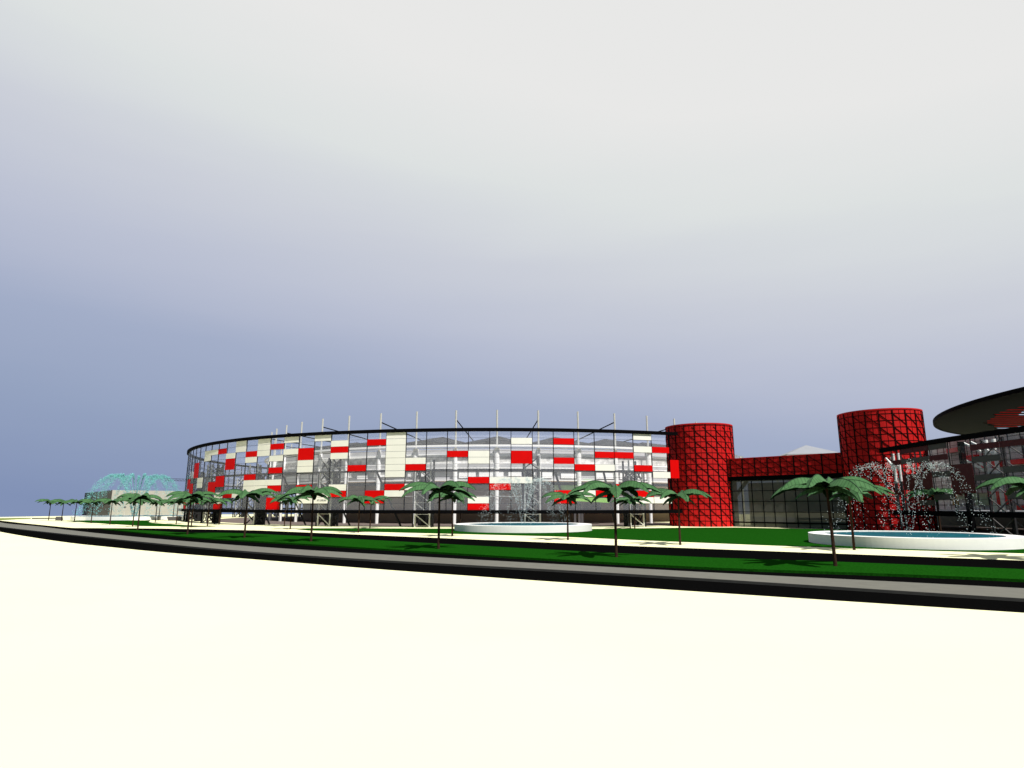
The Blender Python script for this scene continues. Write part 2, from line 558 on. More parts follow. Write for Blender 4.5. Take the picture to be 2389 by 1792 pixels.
for k, spec in pattern.items():
    rows = spec.split()
    i = 0
    while i < len(rows):
        c, r0 = rows[i][0], int(rows[i][1:])
        r1 = r0
        if c == 'R':
            while i + 1 < len(rows) and rows[i + 1] == 'R%d' % (r1 + 1):
                r1 += 1
                i += 1
        i += 1
        nm, mm = PAN[c]
        t1 = th(k + 1) - 0.03
        if k == 16:
            t1 = 22.6
        p = MB().arc(SCX, 119.56, 119.64, ZT - (r1 + 1) * RH + 0.035, ZT - r0 * RH - 0.035, th(k) + 0.03, t1, 2).build(nm, mm, st)
        if k == -2 and r0 == 10:
            signpanel = p
# lettering on the cream panel
fc = bpy.data.curves.new('lettering', 'FONT')
fc.body = "RT LEISURE"
fc.size = 0.55
fc.extrude = 0.01
fc.shear = 0.25
fc.align_x = 'CENTER'
tmp_ = bpy.data.objects.new('lettering_curve', fc)
COL.objects.link(tmp_)
bpy.context.view_layer.update()
fo = bpy.data.objects.new('lettering', bpy.data.meshes.new_from_object(tmp_))
bpy.data.objects.remove(tmp_)
COL.objects.link(fo)
fo.data.materials.clear()
fo.data.materials.append(M['black'])
fo.parent = signpanel
tt = th(-0.35 - 1)
pp = sp(119.70, tt, ZT - 10.62 * RH) - Vector((SCX[0], SCX[1], 0))
fo.location = pp
fo.rotation_euler = (math.pi / 2, 0, math.radians(tt))

# catwalk ring inside the glass and truss towers that carry it
MB().arc(SCX, 116.6, 119.2, 13.05, 13.40, TL, 20.6).build('catwalk', M['dark'], st)
lat = MB()
n = 190
for i in range(n):
    a, b = -128 + 148 * i / n, -128 + 148 * (i + 1) / n
    lat.bar(sp(118.9, a, 13.4), sp(118.9, (a + b) / 2, 14.2), 0.05)
    lat.bar(sp(118.9, (a + b) / 2, 14.2), sp(118.9, b, 13.4), 0.05)
lat.arc(SCX, 118.86, 118.94, 14.2, 14.26, -128, 20)
lat.build('catwalk_railing', M['mast'], st)
for i in range(-11, 2):
    tc_ = 4.35 + 12.6 * i
    ha = 0.86
    wp, wb, wi = MB(), MB(), MB()
    zt = 17.0 if i % 2 == 0 else 16.0
    for s in (-1, 1):
        wp.tube(sp(118.3, tc_ + s * ha, 0), sp(118.3, tc_ + s * ha, zt), 0.19, n=8)
        wi.bar(sp(115.2, tc_ + s * ha, 0), sp(115.2, tc_ + s * ha, zt), 0.42)
        wi.bar(sp(118.28, tc_ + s * (ha + 0.25), 0), sp(118.28, tc_ + s * (ha + 0.25), 13.0), 0.30)
    wi.bar(sp(115.0, tc_ - .25, 0), sp(115.0, tc_ - .25, zt - 4), 2.6, .06)
    z = 0.3
    while z + 2.7 < zt:
        wb.bar(sp(118.35, tc_ - ha, z + 2.7), sp(118.35, tc_ + ha, z), 0.2)
        wb.bar(sp(118.35, tc_ - ha, z), sp(118.35, tc_ + ha, z), 0.09)
        for s in (-1, 1):
            wi.bar(sp(118.2, tc_ + s * ha, z), sp(115.2, tc_ + s * ha, z + 2.7), 0.24)
            wi.bar(sp(115.2, tc_ + s * ha, z), sp(118.2, tc_ + s * ha, z + 2.7), 0.24)
        wi.bar(sp(115.2, tc_ - ha, z), sp(115.2, tc_ + ha, z + 2.7), 0.3)
        wi.bar(sp(115.2, tc_ + ha, z), sp(115.2, tc_ - ha, z + 2.7), 0.3)
        z += 2.7
    tw = wp.build('truss_tower', M['mast'], st)
    wb.build('brace', M['mast'], tw)
    wi.build('back_lattice', M['dark'], tw)
# thin black posts below the band on the left flank
for k in range(-34, -9, 1):
    if k % 2:
        continue
    MB().bar(sp(118.9, th(k), 0), sp(118.9, th(k), 3.2), 0.30).build('support_post', M['black'], st)
# raking props behind the facade
for t in (-33.6, -26.4, -19.2, -12.0, 9.6, 15.6):
    MB().bar(sp(112.0, t, 0), sp(116.6, t - 2.4, 13.1), 0.40).build('raking_prop', M['dark'], st)

# inner ring: columns, masts, stays, roof
RM = 93.0
for k in range(-17, 7):
    t = 7.2 * k
    base = sp(RM, t, 0)
    big = k % 2 == 0
    c_ = MB()
    c_.tube(sp(RM, t, 0), sp(RM, t, 14.5), 0.45, 0.62, n=14)
    c_.tube(sp(RM, t, 14.5), sp(RM, t, 20.9), 0.62, 0.82 if big else 0.5, n=14)
    c_.build('column', M['white'], st, smooth=False)
    m_ = MB().tube(sp(RM, t, 20.9), sp(RM, t, 31.6), 0.26, n=10).build('mast', M['mast'], st)
    if k % 2:
        MB().tube(sp(RM, t, 29.0), sp(RM - 26, t, 25.7), 0.17, n=6).build('stay_cable', M['black'], st)
    # folded roof bay between this mast and the next
    t2 = t + 7.2
    z_o = [22.2 + (1.25 if k % 2 == 0 else 0.15), 22.0 + (1.25 if (k + 1) % 2 == 0 else 0.15)]
    z_i = [26.3, 24.0] if k % 2 == 0 else [24.0, 26.3]
    rb = MB()
    a0, a1, b0, b1 = sp(88.5, t, z_o[0]), sp(88.5, t2, z_o[1]), sp(72, t, z_i[0]), sp(72, t2, z_i[1])
    u = Vector((0, 0, 0.25))
    rb.hexa([a0, a1, b1, b0], [a0 + u, a1 + u, b1 + u, b0 + u])
    canopy = rb.build('roof_canopy', M['roofgrey'], st)
    f_ = MB()
    f_.hexa([sp(88.55, t, 21.7), sp(88.55, t2, 21.7), sp(88.25, t2, 21.7), sp(88.25, t, 21.7)], [sp(88.55, t, z_o[0] + .1), sp(88.55, t2, z_o[1] + .1), sp(88.25, t2, z_o[1] + .1), sp(88.25, t, z_o[0] + .1)])
    f_.build('gable_fascia', M['fascia'], canopy)
A0, A1 = -124, 52
MB().arc(SCX, 93.9, 94.7, 21.15, 21.69, A0, A1).build('ring_beam', M['white'], st)
MB().arc(SCX, 93.5, 93.9, 20.7, 20.95, A0, A1).build('ring_beam', M['white'], st)
MB().arc(SCX, 91.9, 92.4, 19.5, 20.6, A0, A1).build('parapet', M['wallgrey'], st)
MB().arc(SCX, 90.6, 92.6, 18.7, 19.4, A0, A1).build('gallery_slab', M['white'], st)
MB().arc(SCX, 84.0, 91.5, 16.35, 16.68, A0, A1).build('gallery_slab', M['white'], st)
MB().arc(SCX, 92.72, 93.05, 16.36, 16.70, A0, A1).build('gallery_edge', M['white'], st)
MB().arc(SCX, 92.75, 93.0, 15.50, 16.34, A0, A1).build('parapet', M['wallgrey'], st)
MB().arc(SCX, 92.6, 93.05, 15.15, 15.48, A0, A1).build('gallery_slab', M['white'], st)
MB().arc(SCX, 92.55, 92.9, 14.85, 15.147, A0, A1).build('parapet', M['dark'], st)
MB().arc(SCX, 92.7, 93.1, 11.85, 12.15, A0, A1).build('mezzanine_edge', M['white'], st)
MB().arc(SCX, 80.02, 92.3, 11.6, 11.9, A0, A1).build('mezzanine_floor', M['wallbrown'], st)
MB().arc(SCX, 91.6, 92.2, 10.7, 11.598, A0, A1).build('mezzanine_beam', M['dark'], st)
MB().arc(SCX, 93.9, 94.0, 7.5, 7.62, A0, A1).build('handrail', M['mast'], st)
tag(MB().arc(SCX, 80.01, 111.0, 0.001, 0.012, -112, 34, 100).build('concourse_shade_paving', M['shadepave']), 'paving inside the glazed ring, coloured brown grey as shade', 'paving', kind='structure')
sw = MB().arc(SCX, 92.3, 92.7, 16.7, 18.69, A0, A1).build('stand_wall', M['stands'], st)
# pale blocks and dark openings of the stands
wb_ = MB()
t = A0
i = 0
while t < A1:
    wdt = R.uniform(1.5, 4.5)
    if R.random() < 0.8:
        wb_.arc(SCX, 92.0, 92.5, 12.6 + R.choice((0, .5)), 14.7 - R.choice((0, .3, .8)), t, t + wdt)
    t += wdt + R.uniform(.3, 1.6)
wb_.build('booth_wall', M['white'], st)
MB().arc(SCX, 91.4, 91.9, 12.1, 16.3, A0, A1).build('stand_wall', M['wallgrey'], st)
MB().arc(SCX, 79.0, 80.0, 0, 11.6, -124, 62).build('inner_wall', M['wallbrown'], st)
up = MB().arc(SCX, 79.2, 80.0, 11.61, 20.5, -124, 62).build('upper_wall', M['stands'], st)
# a gangway running off to the left at catwalk level
gw = MB()
p0, p1 = sp(119.2, -84, 14.6), Vector((-139.0, 250, 14.9))
for dz in (0, .8):
    gw.bar(p0 + Vector((0, 0, dz)), p1 + Vector((0, 0, dz)), 0.14)
for i in range(14):
    a = p0.lerp(p1, i / 14)
    b = p0.lerp(p1, (i + .5) / 14)
    c = p0.lerp(p1, (i + 1) / 14)
    gw.bar(a, b + Vector((0, 0, .8)), 0.07)
    gw.bar(b + Vector((0, 0, .8)), c, 0.07)
gw.build('gangway', M['dark'], st)

# lime kiosk canopy standing inside the concourse
kc = at(1362, 1223)
ko = empty('kiosk', (kc.x, kc.y, 0), 'kiosk with a lime green canopy on two posts inside the glazed concourse', 'kiosk')
kz = 6.4
cc = MB()
cc.hexa([(kc.x - 5, kc.y - 2, kz), (kc.x + 7.0, kc.y - 2, kz - .6), (kc.x + 7.0, kc.y + 3, kz - .6), (kc.x - 5, kc.y + 3, kz)],
        [(kc.x - 5, kc.y - 2, kz + 1.2), (kc.x + 7.0, kc.y - 2, kz + .6), (kc.x + 7.0, kc.y + 3, kz + .6), (kc.x - 5, kc.y + 3, kz + 1.2)])
cc.build('canopy', M['greenroof'], ko)
MB().box((kc.x - 2.5, kc.y + 2.6, 10.6), (11, .3, 3.6)).build('green_screen', M['greenpanel'], ko)
for dx in (-2.4, -0.4):
    MB().bar((kc.x + dx, kc.y, 0), (kc.x + dx, kc.y, kz), 0.6).build('post', M['stone'], ko)
MB().box((kc.x + 0.5, kc.y + 1, kz - 1.6), (9, 2.2, 1.8)).build('counter_box', M['dark'], ko)


# ------------------------------------------------------------------ red towers
def tower(c, rad, H, label, phase):
    e = empty('tower', (c[0], c[1], 0), label, 'tower', 'round red towers')
    MB().arc(c, 0.4, rad, 0, H, -180, 180, 120).build('wall', M['clad'], e, smooth=False)
    MB().arc(c, rad - .5, rad + .10, H + .003, H + .30, -180, 180, 120).build('coping', M['clad'], e)
    l = MB()
    for i in range(20):
        t = phase + 18 * i
        l.arc(c, rad - .02, rad + .12, 0.02, H - .02, t - .85, t + .85, 2)
        l.arc(c, rad - .02, rad + .035, 0.03, H - .03, t + 9 - .25, t + 9 + .25, 1)
    pitch = 1.37
    nr = int(H / pitch)
    for j in range(1, nr + 1):
        l.arc(c, rad - .02, rad + .045, j * pitch - .065, j * pitch + .065, -180, 180, 120)
    for i in range(20):
        t = phase + 18 * i
        for j in range(-1, nr, 2):
            z0 = (j + 2) * pitch
            for s in range(4):
                za, zb = z0 - pitch * 1.7 * s / 4, z0 - pitch * 1.7 * (s + 1) / 4
                if za > H - .1 or zb < .1:
                    continue
                ta, tb = math.radians(t + 18 * s / 4), math.radians(t + 18 * (s + 1) / 4)
                rr = rad + .05
                l.bar((c[0] + rr * math.sin(ta), c[1] - rr * math.cos(ta), za), (c[0] + rr * math.sin(tb), c[1] - rr * math.cos(tb), zb), 0.12, 0.14)
    l.build('lattice_frame', M['cladline'], e)
    return e


T1, T2, TRAD = (48.8, 160.8), (78.5, 131.0), 8.0
tower(T1, 8.38, 24.95, 'round red tower with black lattice beside the big glazed stadium', 12.5)
tower(T2, 7.85, 24.1, 'round red tower with black lattice behind the right fountain and dark facade', 5.0)


# ------------------------------------------------------------------ link bridge and glass hall between the towers
def link(p, q, off):
    d = (Vector(q) - Vector(p)).normalized()
    nrm = Vector((-d.y, d.x)) if (-d.y * 0 + d.x * -1) < 0 else Vector((d.y, -d.x))
    return Vector(p) + nrm * off, Vector(q) + nrm * off


dv = (Vector(T2) - Vector(T1)).normalized()
nf = Vector((dv.y, -dv.x))          # faces the camera side
if nf.y > 0:
    nf = -nf
A_ = Vector(T1) + dv * 6.0 + nf * 2.0
B_ = Vector(T2) - dv * 5.6 + nf * 2.0
Lb = (B_ - A_).length
br = empty('link_bridge', (A_.x, A_.y, 0), 'low red lattice clad bridge joining the two round towers', 'bridge')


def along(s, off, z):
    p = A_ + dv * s + nf * off
    return Vector((p.x, p.y, z))


def wallbox(mb, s0, s1, o0, o1, z0, z1):
    mb.hexa([along(s0, o1, z0), along(s1, o1, z0), along(s1, o0, z0), along(s0, o0, z0)], [along(s0, o1, z1), along(s1, o1, z1), along(s1, o0, z1), along(s0, o0, z1)])


BZ, BT = 12.0, 16.25
b_ = MB()
wallbox(b_, 0, Lb, -7, 0, BZ, BT)
b_.build('wall', M['clad'], br)
b_ = MB()
wallbox(b_, 0, Lb, -7, -.15, 11.0, BZ - .003)
b_.build('soffit_beam', M['black'], br)
b_ = MB()
nb = 10
for i in range(nb + 1):
    s = Lb * i / nb
    wallbox(b_, max(s - .13, 0.01), min(s + .13, Lb - .01), -.03, .12, BZ + .02, BT - .02)
    if i < nb:
        wallbox(b_, s + Lb / nb / 2 - .035, s + Lb / nb / 2 + .035, -.03, .04, BZ + .03, BT - .03)
        for zz in (BT, BT - 2.2):
            b_.bar(along(s, .05, zz), along(s + Lb / nb, .05, zz - 2.3 if zz - 2.3 > BZ else BZ + .05), 0.12, 0.14)
for zz in (BZ + .7, BZ + 1.85, BZ + 3.0):
    wallbox(b_, .02, Lb - .02, -.03, .05, zz - .045, zz + .045)
b_.build('lattice_frame', M['cladline'], br)
MB().hexa([along(0, .08, BT + .003), along(Lb, .08, BT + .003), along(Lb, -7.1, BT + .003), along(0, -7.1, BT + .003)], [along(0, .08, BT + .15), along(Lb, .08, BT + .15), along(Lb, -7.1, BT + .15), along(0, -7.1, BT + .15)]).build('coping', M['clad'], br)

gh = empty('glass_hall', (A_.x, A_.y, 0), 'dark glazed entrance hall under the red bridge', 'glass hall')
b_ = MB()
b_.add([along(0, -.9, .02), along(Lb, -.9, .02), along(Lb, -.9, 10.98), along(0, -.9, 10.98)], [(0, 1, 2, 3)])
b_.build('glazing', M['glassdark'], gh)
b_ = MB()
nc = 12
for i in range(nc + 1):
    s = min(max(Lb * i / nc, .1), Lb - .1)
    wallbox(b_, s - .07, s + .07, -.96, -.80, 0.02, 10.97)
for zz in (1.1, 3.55, 6.0, 8.5):
    wallbox(b_, .05, Lb - .05, -.95, -.82, zz - (.06 if zz > 2 else .16), zz + (.06 if zz > 2 else .16))
b_.build('mullion_grid', M['black'], gh)
b_ = MB()
b_.bar(along(.6, -1.6, 4.6), along(6.2, -1.6, 10.9), 0.7)
b_.build('white_diagonal', M['white'], gh)  # white diagonal bar behind the glazing
b_ = MB()
wallbox(b_, 0, Lb, -16, -15.6, 0, 10.9)
wallbox(b_, 0, Lb, -15.59, -1.0, 0.002, 0.05)
b_.build('back_wall', M['charcoal'], gh)

# white tent roofs showing over the bridge
tp = Vector((tan_az(1893) * 215, 215, 0))
tr_ = empty('tent_roof', (tp.x, tp.y, 0), 'white pyramid tent roof rising behind the red bridge', 'tent roof')
hw = 9.0
pb = [Vector((tp.x + hw * x, tp.y + hw * y, 22.2)) for x, y in ((-1, -.55), (.85, -1), (1, .75), (-.8, 1))]
ap = Vector((tp.x, tp.y, 25.7))
pk = MB()
pk.add(pb + [ap] + [p - Vector((0, 0, .5)) for p in pb], [(0, 1, 4), (1, 2, 4), (2, 3, 4), (3, 0, 4), (0, 5, 6, 1), (1, 6, 7, 2), (2, 7, 8, 3), (3, 8, 5, 0), (8, 7, 6, 5)])
pk.build('membrane', M['tent'], tr_)
for p in pb:
    MB().tube((p.x * .98 + tp.x * .02, p.y * .98 + tp.y * .02, 0), (p.x * .98 + tp.x * .02, p.y * .98 + tp.y * .02, 21.8), .3).build('post', M['mast'], tr_)
tq = Vector((tan_az(1716) * 205, 205, 0))
cq = empty('roof_frame', (tq.x, tq.y, 0), 'small white lattice roof edge just right of the left red tower', 'roof frame')
k_ = MB()
for dz, L in ((0, 9), (.8, 5), (-.6, 9)):
    k_.bar((tq.x - 6, tq.y, 22.2 + dz), (tq.x + L / 2, tq.y + 2, 21.0 + dz * .6), .25)
for i in range(6):
    k_.bar((tq.x - 5 + i * 1.6, tq.y + .3 * i, 21.2 - i * .2), (tq.x - 4.2 + i * 1.6, tq.y + .3 * i, 22.8 - i * .3), .14)
k_.build('lattice', M['tent'], cq)
for dx in (-5, 3):
    MB().tube((tq.x + dx, tq.y + .8, 0), (tq.x + dx, tq.y + .8, 21.0), .3).build('post', M['mast'], cq)

# ------------------------------------------------------------------ second stadium on the right
C2, R2 = (221.7, 102.5), 150.0


def p2(y, z, dr=0.0):
    a = math.asin((y - C2[1]) / R2)
    return Vector((C2[0] - (R2 + dr) * math.cos(a), C2[1] + (R2 + dr) * math.sin(a), z))


def a2(y):
    return -90 - math.degrees(math.asin((y - C2[1]) / R2))


s2 = empty('stadium', (C2[0] - R2, C2[1], 0), 'right hand glazed stadium with shade-darkened red and cream panels under a dark disc canopy', 'stadium')
YL, YR = 122.4, 48.0
Z2B, Z2T = 4.1, 15.28
H2 = (Z2T - Z2B) / 12
MB().arc(C2, R2 - .35, R2 + .35, Z2T, 16.05, a2(YL), a2(YR), 60).build('roof_rim', M['black'], s2)
MB().arc(C2, R2 - .35, R2 + .35, 3.3, Z2B, a2(119.6), a2(YR), 60).build('base_band', M['black'], s2)
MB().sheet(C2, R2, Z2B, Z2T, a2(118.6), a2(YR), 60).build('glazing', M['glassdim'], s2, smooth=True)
CB = [118.6, 115.2, 110.8, 106.4, 101.8, 96.8, 91.3, 86.2, 81.2, 76.2, 71.2, 66.2, 61.2, 56.2, 51.2]
b_ = MB()
for y in CB:
    b_.arc(C2, R2 - .2, R2 - .02, Z2B + .01, Z2T - .01, a2(y) - .022, a2(y) + .022, 1)
for r in range(1, 12):
    z = Z2T - r * H2
    b_.arc(C2, R2 - .10, R2 - .03, z - .02, z + .02, a2(118.5), a2(YR + .1), 60)
b_.build('mullion_grid', M['dark'], s2)
PAN2 = {'R': ('shaded_red_panel', M['shade_red']), 'G': ('charcoal_shade_panel', M['charcoal'])}  # dark tones imitate shade on this facade
pat2 = {0: ['R2-2', 'R8-8'], 1: ['R0-0', 'G2-2', 'R5-7'], 2: ['R0-0', 'G2-2', 'R5-7', 'G10-10'], 3: ['G0-0', 'R2-2', 'G5-5', 'G9-9'], 4: ['R4-8'],
        5: ['R1-1', 'G3-3', 'G6-6'], 6: ['R1-1', 'G5-5', 'G9-9'], 7: ['G3-3', 'R7-8'], 8: ['R2-2', 'G6-6'], 9: ['G1-1', 'R9-9'], 10: ['R4-5']}
for c_i, items in pat2.items():
    for it in items:
        nm, mm = PAN2[it[0]]
        r0, r1 = map(int, it[1:].split('-'))
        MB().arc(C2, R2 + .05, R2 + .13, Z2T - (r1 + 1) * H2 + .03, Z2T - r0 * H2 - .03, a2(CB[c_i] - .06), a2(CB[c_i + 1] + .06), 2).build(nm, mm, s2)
# interior galleries
RI = R2 - 17
MB().arc(C2, RI - 1, RI, 4.2, 18.3, a2(166), a2(YR), 70).build('screen_wall', M['mesh'], s2)
tag(MB().prism([(72.4, 122), (73, 50), (128, 50), (121.5, 90), (107.5, 190), (86, 190)], 0.001, 0.012).build('concourse_shade_paving', M['shadepave']), 'paving under the right hand stadium, coloured brown grey as shade', 'paving', kind='structure')
sg_ = MB()
for i in range(34):
    sg_.arc(C2, RI + .01, RI + .07, 4.25, 18.25, a2(166 - 3.4 * i) - .03, a2(166 - 3.4 * i) + .03, 1)
for i in range(1, 14):
    sg_.arc(C2, RI + .01, RI + .05, 4.2 + i - .03, 4.2 + i + .03, a2(165.9), a2(YR + .2), 60)
sg_.build('screen_grid', M['dark'], s2)
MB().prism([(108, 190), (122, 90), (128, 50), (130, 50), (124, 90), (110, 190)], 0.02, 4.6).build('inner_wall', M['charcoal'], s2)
MB().prism([(88.9, 165), (89.2, 60), (121, 60), (118, 90), (107, 165)], 3.6, 4.0).build('gallery_slab', M['wallgrey'], s2)
for (px0, px1, y0, y1, m_) in ((2199, 2234, 1046, 1056, 'redsoft'), (2246, 2282, 1063, 1076, 'redsoft'), (2297, 2344, 1078, 1092, 'redsoft'), (2198, 2243, 1130, 1144, 'redsoft'),
                               (2308, 2353, 1147, 1177, 'redsoft'), (2375, 2420, 1071, 1083, 'redsoft'), (2373, 2420, 1179, 1190, 'redsoft'),
                               (2196, 2244, 1109, 1129, 'greenpanel'), (2203, 2250, 1145, 1164, 'greenpanel'), (2255, 2292, 1150, 1178, 'greenpanel'), (2186, 2202, 1156, 1179, 'amber'), (2206, 2252, 1181, 1187, 'mesh')):
    X = C2[0] - RI - .6
    ya, yb = X / tan_az(px0), X / tan_az(px1)
    ym = (ya + yb) / 2
    za, zb = 5 + (1180 - y1) / 1467.8 * ym, 5 + (1180 - y0) / 1467.8 * ym
    o_ = .9 if m_ == 'redsoft' else .35
    MB().arc(C2, RI + .02, RI + o_, za, zb, -90 - math.degrees((ya - C2[1]) / RI), -90 - math.degrees((yb - C2[1]) / RI), 6).build(
        {'redsoft': 'balcony', 'greenpanel': 'green_screen', 'amber': 'amber_screen', 'mesh': 'sill_band'}[m_], M[m_], s2)
for (px, X) in ((2322, 78.5), (2341, 78.5), (2098, 74.6), (2110, 74.8)):
    y = X / tan_az(px)
    top = 15.7 if px > 2200 else 15.0
    if px < 2200:
        MB().tube((X, y, 0), (X, y, 9.6), 0.2, n=10).build('column', M['dark'], s2)
    m_ = MB().tube((X, y, 9.6 if px < 2200 else 4.01), (X, y, top), 0.30 if px > 2200 else .2, n=12).build('mast', M['white'], s2)
    q = MB()
    for z in ((13.2, 10.2) if px > 2200 else (11.8,)):
        q.bar((X, y + .1, z), (X - .2, y + 3.2 if px > 2200 else y + 1.2, z + 1.7), .32)
        q.bar((X - .2, y + 3.2 if px > 2200 else y + 1.2, z + 1.7), (X - .4, y + 4.6 if px > 2200 else y + 1.9, z + 2.5), .26)
    q.build('brace', M['white'], m_)
# truss towers below the band
for yc in (94.6, 72.0):
    wp, wi = MB(), MB()
    for s in (-2.1, 2.1):
        wp.bar((73.6, yc + s, 0), (73.6, yc + s, 15.2), .28)
        wp.bar((76.6, yc + s, 0), (76.6, yc + s, 15.2), .28)
    for j in range(5):
        z = .2 + 3 * j
        wi.bar((73.55, yc - 2.1, z), (73.55, yc + 2.1, z + 2.9), .14)
        wi.bar((73.5, yc + 2.1, z), (73.5, yc - 2.1, z + 2.9), .14)
        wi.bar((76.6, yc - 2.1, z), (76.6, yc + 2.1, z + 2.9), .14)
    tw = wp.build('truss_tower', M['dark'], s2)
    wi.build('brace', M['stone'], tw)
MB().bar((73.0, 100.4, 0), (73.0, 100.4, 15.2), .7).build('support_post', M['black'], s2)
MB().bar((72.9, 110.6, 0), (72.9, 110.6, 15.2), .22).build('support_post', M['dark'], s2)

# dark disc canopy
DC, DR, DH = (157.9, 96.1), 75.8, 23.0
dc = empty('disc_canopy', (DC[0], DC[1], 0), 'huge dark flat disc canopy above the right hand stadium', 'canopy')
MB().arc(DC, DR - .5, DR, DH, DH + .75, -180, 180, 144).build('rim', M['black'], dc)
b_ = MB()
nn = 144
# soffit: solid outer ring; louvred field inside
IC, IR = DC, 66.0
vs, fs = [], []
for i in range(nn):
    t = 2 * math.pi * i / nn
    vs.append((DC[0] + (DR - .5) * math.cos(t), DC[1] + (DR - .5) * math.sin(t), DH + .1))
    w = 1 + .008 * math.sin(23 * t + 1) + .006 * math.sin(61 * t)
    vs.append((IC[0] + IR * w * math.cos(t), IC[1] + IR * w * math.sin(t), DH + .1))
for z in (0, .3):
    o = len(vs) if z else 0
    if z:
        vs += [(x, y, zz + z) for x, y, zz in vs[:2 * nn]]
    for i in range(nn):
        j = (i + 1) % nn
        fs.append((o + 2 * i, o + 2 * i + 1, o + 2 * j + 1, o + 2 * j))
for i in range(nn):
    j = (i + 1) % nn
    fs.append((2 * i + 1, 2 * j + 1, 2 * nn + 2 * j + 1, 2 * nn + 2 * i + 1))
b_.add(vs, fs)
b_.build('soffit', M['disc'], dc)
b_ = MB()
y = IC[1] - IR
while y < IC[1] + IR:
    hwid = math.sqrt(max(IR * IR - (y - IC[1]) ** 2, 0)) * 1.05
    if hwid > 1:
        b_.box((IC[0], y, DH + .2), (2 * hwid, 2.0, .02))
    y += 3.2
b_.build('louvres', M['disc'], dc)
b_ = MB()
b_.prism([(95, 113), (99, 115), (101.5, 121), (106, 128), (118, 134), (122, 150), (109, 147), (104, 134), (97.5, 124.5)], DH + .62, DH + .66)
b_.build('red_roof_light', M['redlight'], dc)
for (x, y) in ((118, 153), (150, 60), (172, 150), (200, 96)):
    MB().tube((x, y, 0), (x, y, DH + .08), .45, n=12).build('column', M['mast'], dc)


# ------------------------------------------------------------------ fountains
def fountain(c, rad, sc, label, dm, njet, ndrop, wsc=1.0, seed=1, ring=2.0, tight=1.0, zs=None):
    zs = zs or sc
    rr = random.Random(seed)
    e = empty('fountain', (c[0], c[1], 0), label, 'fountain', 'round white fountain pools')
    zt = 1.3
    MB().arc(c, rad - ring, rad, 0, zt, -180, 180, 120).build('basin_rim', M['rim'], e, smooth=False)
    MB().arc(c, .02, rad - ring - .003, .05, zt - .12, -180, 180, 96).build('water', M['water'], e)
    ico_v, ico_f = [], []
    ph = (1 + 5 ** .5) / 2
    for a, b in ((-1, ph), (1, ph), (-1, -ph), (1, -ph)):
        ico_v.append(Vector((a, b, 0)).normalized())
    for a, b in ((-1, ph), (1, ph), (-1, -ph), (1, -ph)):
        ico_v.append(Vector((0, a, b)).normalized())
    for a, b in ((-1, ph), (1, ph), (-1, -ph), (1, -ph)):
        ico_v.append(Vector((b, 0, a)).normalized())
    ico_f = [(0, 11, 5), (0, 5, 1), (0, 1, 7), (0, 7, 10), (0, 10, 11), (1, 5, 9), (5, 11, 4), (11, 10, 2), (10, 7, 6), (7, 1, 8), (3, 9, 4), (3, 4, 2), (3, 2, 6), (3, 6, 8), (3, 8, 9), (4, 9, 5), (2, 4, 11), (6, 2, 10), (8, 6, 7), (9, 8, 1)]
    for j in range(njet):
        ang = 2 * math.pi * (j + .35) / njet
        m = MB()
        for i in range(ndrop):
            t = rr.random() ** .85
            r_ = .3 + 8.9 * t * (1 + .05 * rr.gauss(0, 1))
            tt_ = min(max(t, 0), 1)
            ap = .43
            h = 1 - ((tt_ - ap) / ap) ** 2 if tt_ < ap else 1 - ((tt_ - ap) / (1 - ap)) ** 2
            spread = (.07 + .55 * max(0, tt_ - .25)) * tight
            z = zt - .1 + 9.3 * max(h, 0) + rr.gauss(0, .18)
            z = max(z, zt - .08)
            r_ += rr.gauss(0, spread * .6)
            side = rr.gauss(0, spread)
            p = Vector((r_ * math.cos(ang) - side * math.sin(ang), r_ * math.sin(ang) + side * math.cos(ang), 0)) * sc
            p = Vector((c[0] + p.x, c[1] + p.y, zt + (z - zt) * zs))
            dr = rr.uniform(.022, .050) * sc * wsc
            m.add([p + q * dr for q in ico_v], ico_f)
        tag(m.build('water_jet', dm, e), kind='stuff')
    return e


fountain((2.3, 131.6), 14.2, 1.0, 'middle white fountain pool in front of the glazed stadium with thin pale spray', M['drop'], 12, 320, 1.2, 3, 2.6)
fountain((52.9, 84.5), 12.2, 1.0, 'nearest and right hand white fountain pool spraying before the red tower', M['drop'], 12, 210, 1.0, 5)
fountain((-142.2, 237.5), 19.6, 1.95, 'far left fountain pool with dense aqua arches before the pale building', M['dropteal'], 13, 900, 1.25, 9, 1.3, .65, 1.62)

# dark stone blocks set against the far left pool rim
for (px0, px1, pt0, pt1, lab) in ((133, 146, 134, 143, 'grey stone block at the outer left end of the far pool'),
                                  (240, 253, 239, 248, 'dark stone wedge on the lawn leaning left before the far pool'),
                                  (259, 267, 262, 270, 'dark stone wedge on the lawn leaning right before the far pool'),
                                  (396, 422, 392, 422, 'wide dark stone block at the right end of the far pool')):
    Y = 219.0 if px0 != 396 else 216.0
    b_ = MB()
    q = [(tan_az(x) * Y, Y) for x in (px0, px1)]
    qt = [(tan_az(x) * Y, Y) for x in (pt0, pt1)]
    b_.hexa([(q[0][0], Y, 0), (q[1][0], Y, 0), (q[1][0], Y + 1.4, 0), (q[0][0], Y + 1.4, 0)], [(qt[0][0], Y, 1.25), (qt[1][0], Y, 1.25), (qt[1][0], Y + 1.4, 1.25), (qt[0][0], Y + 1.4, 1.25)])
    tag(b_.build('stone_block', M['stone']), lab, 'stone block', 'stone blocks at the far pool')

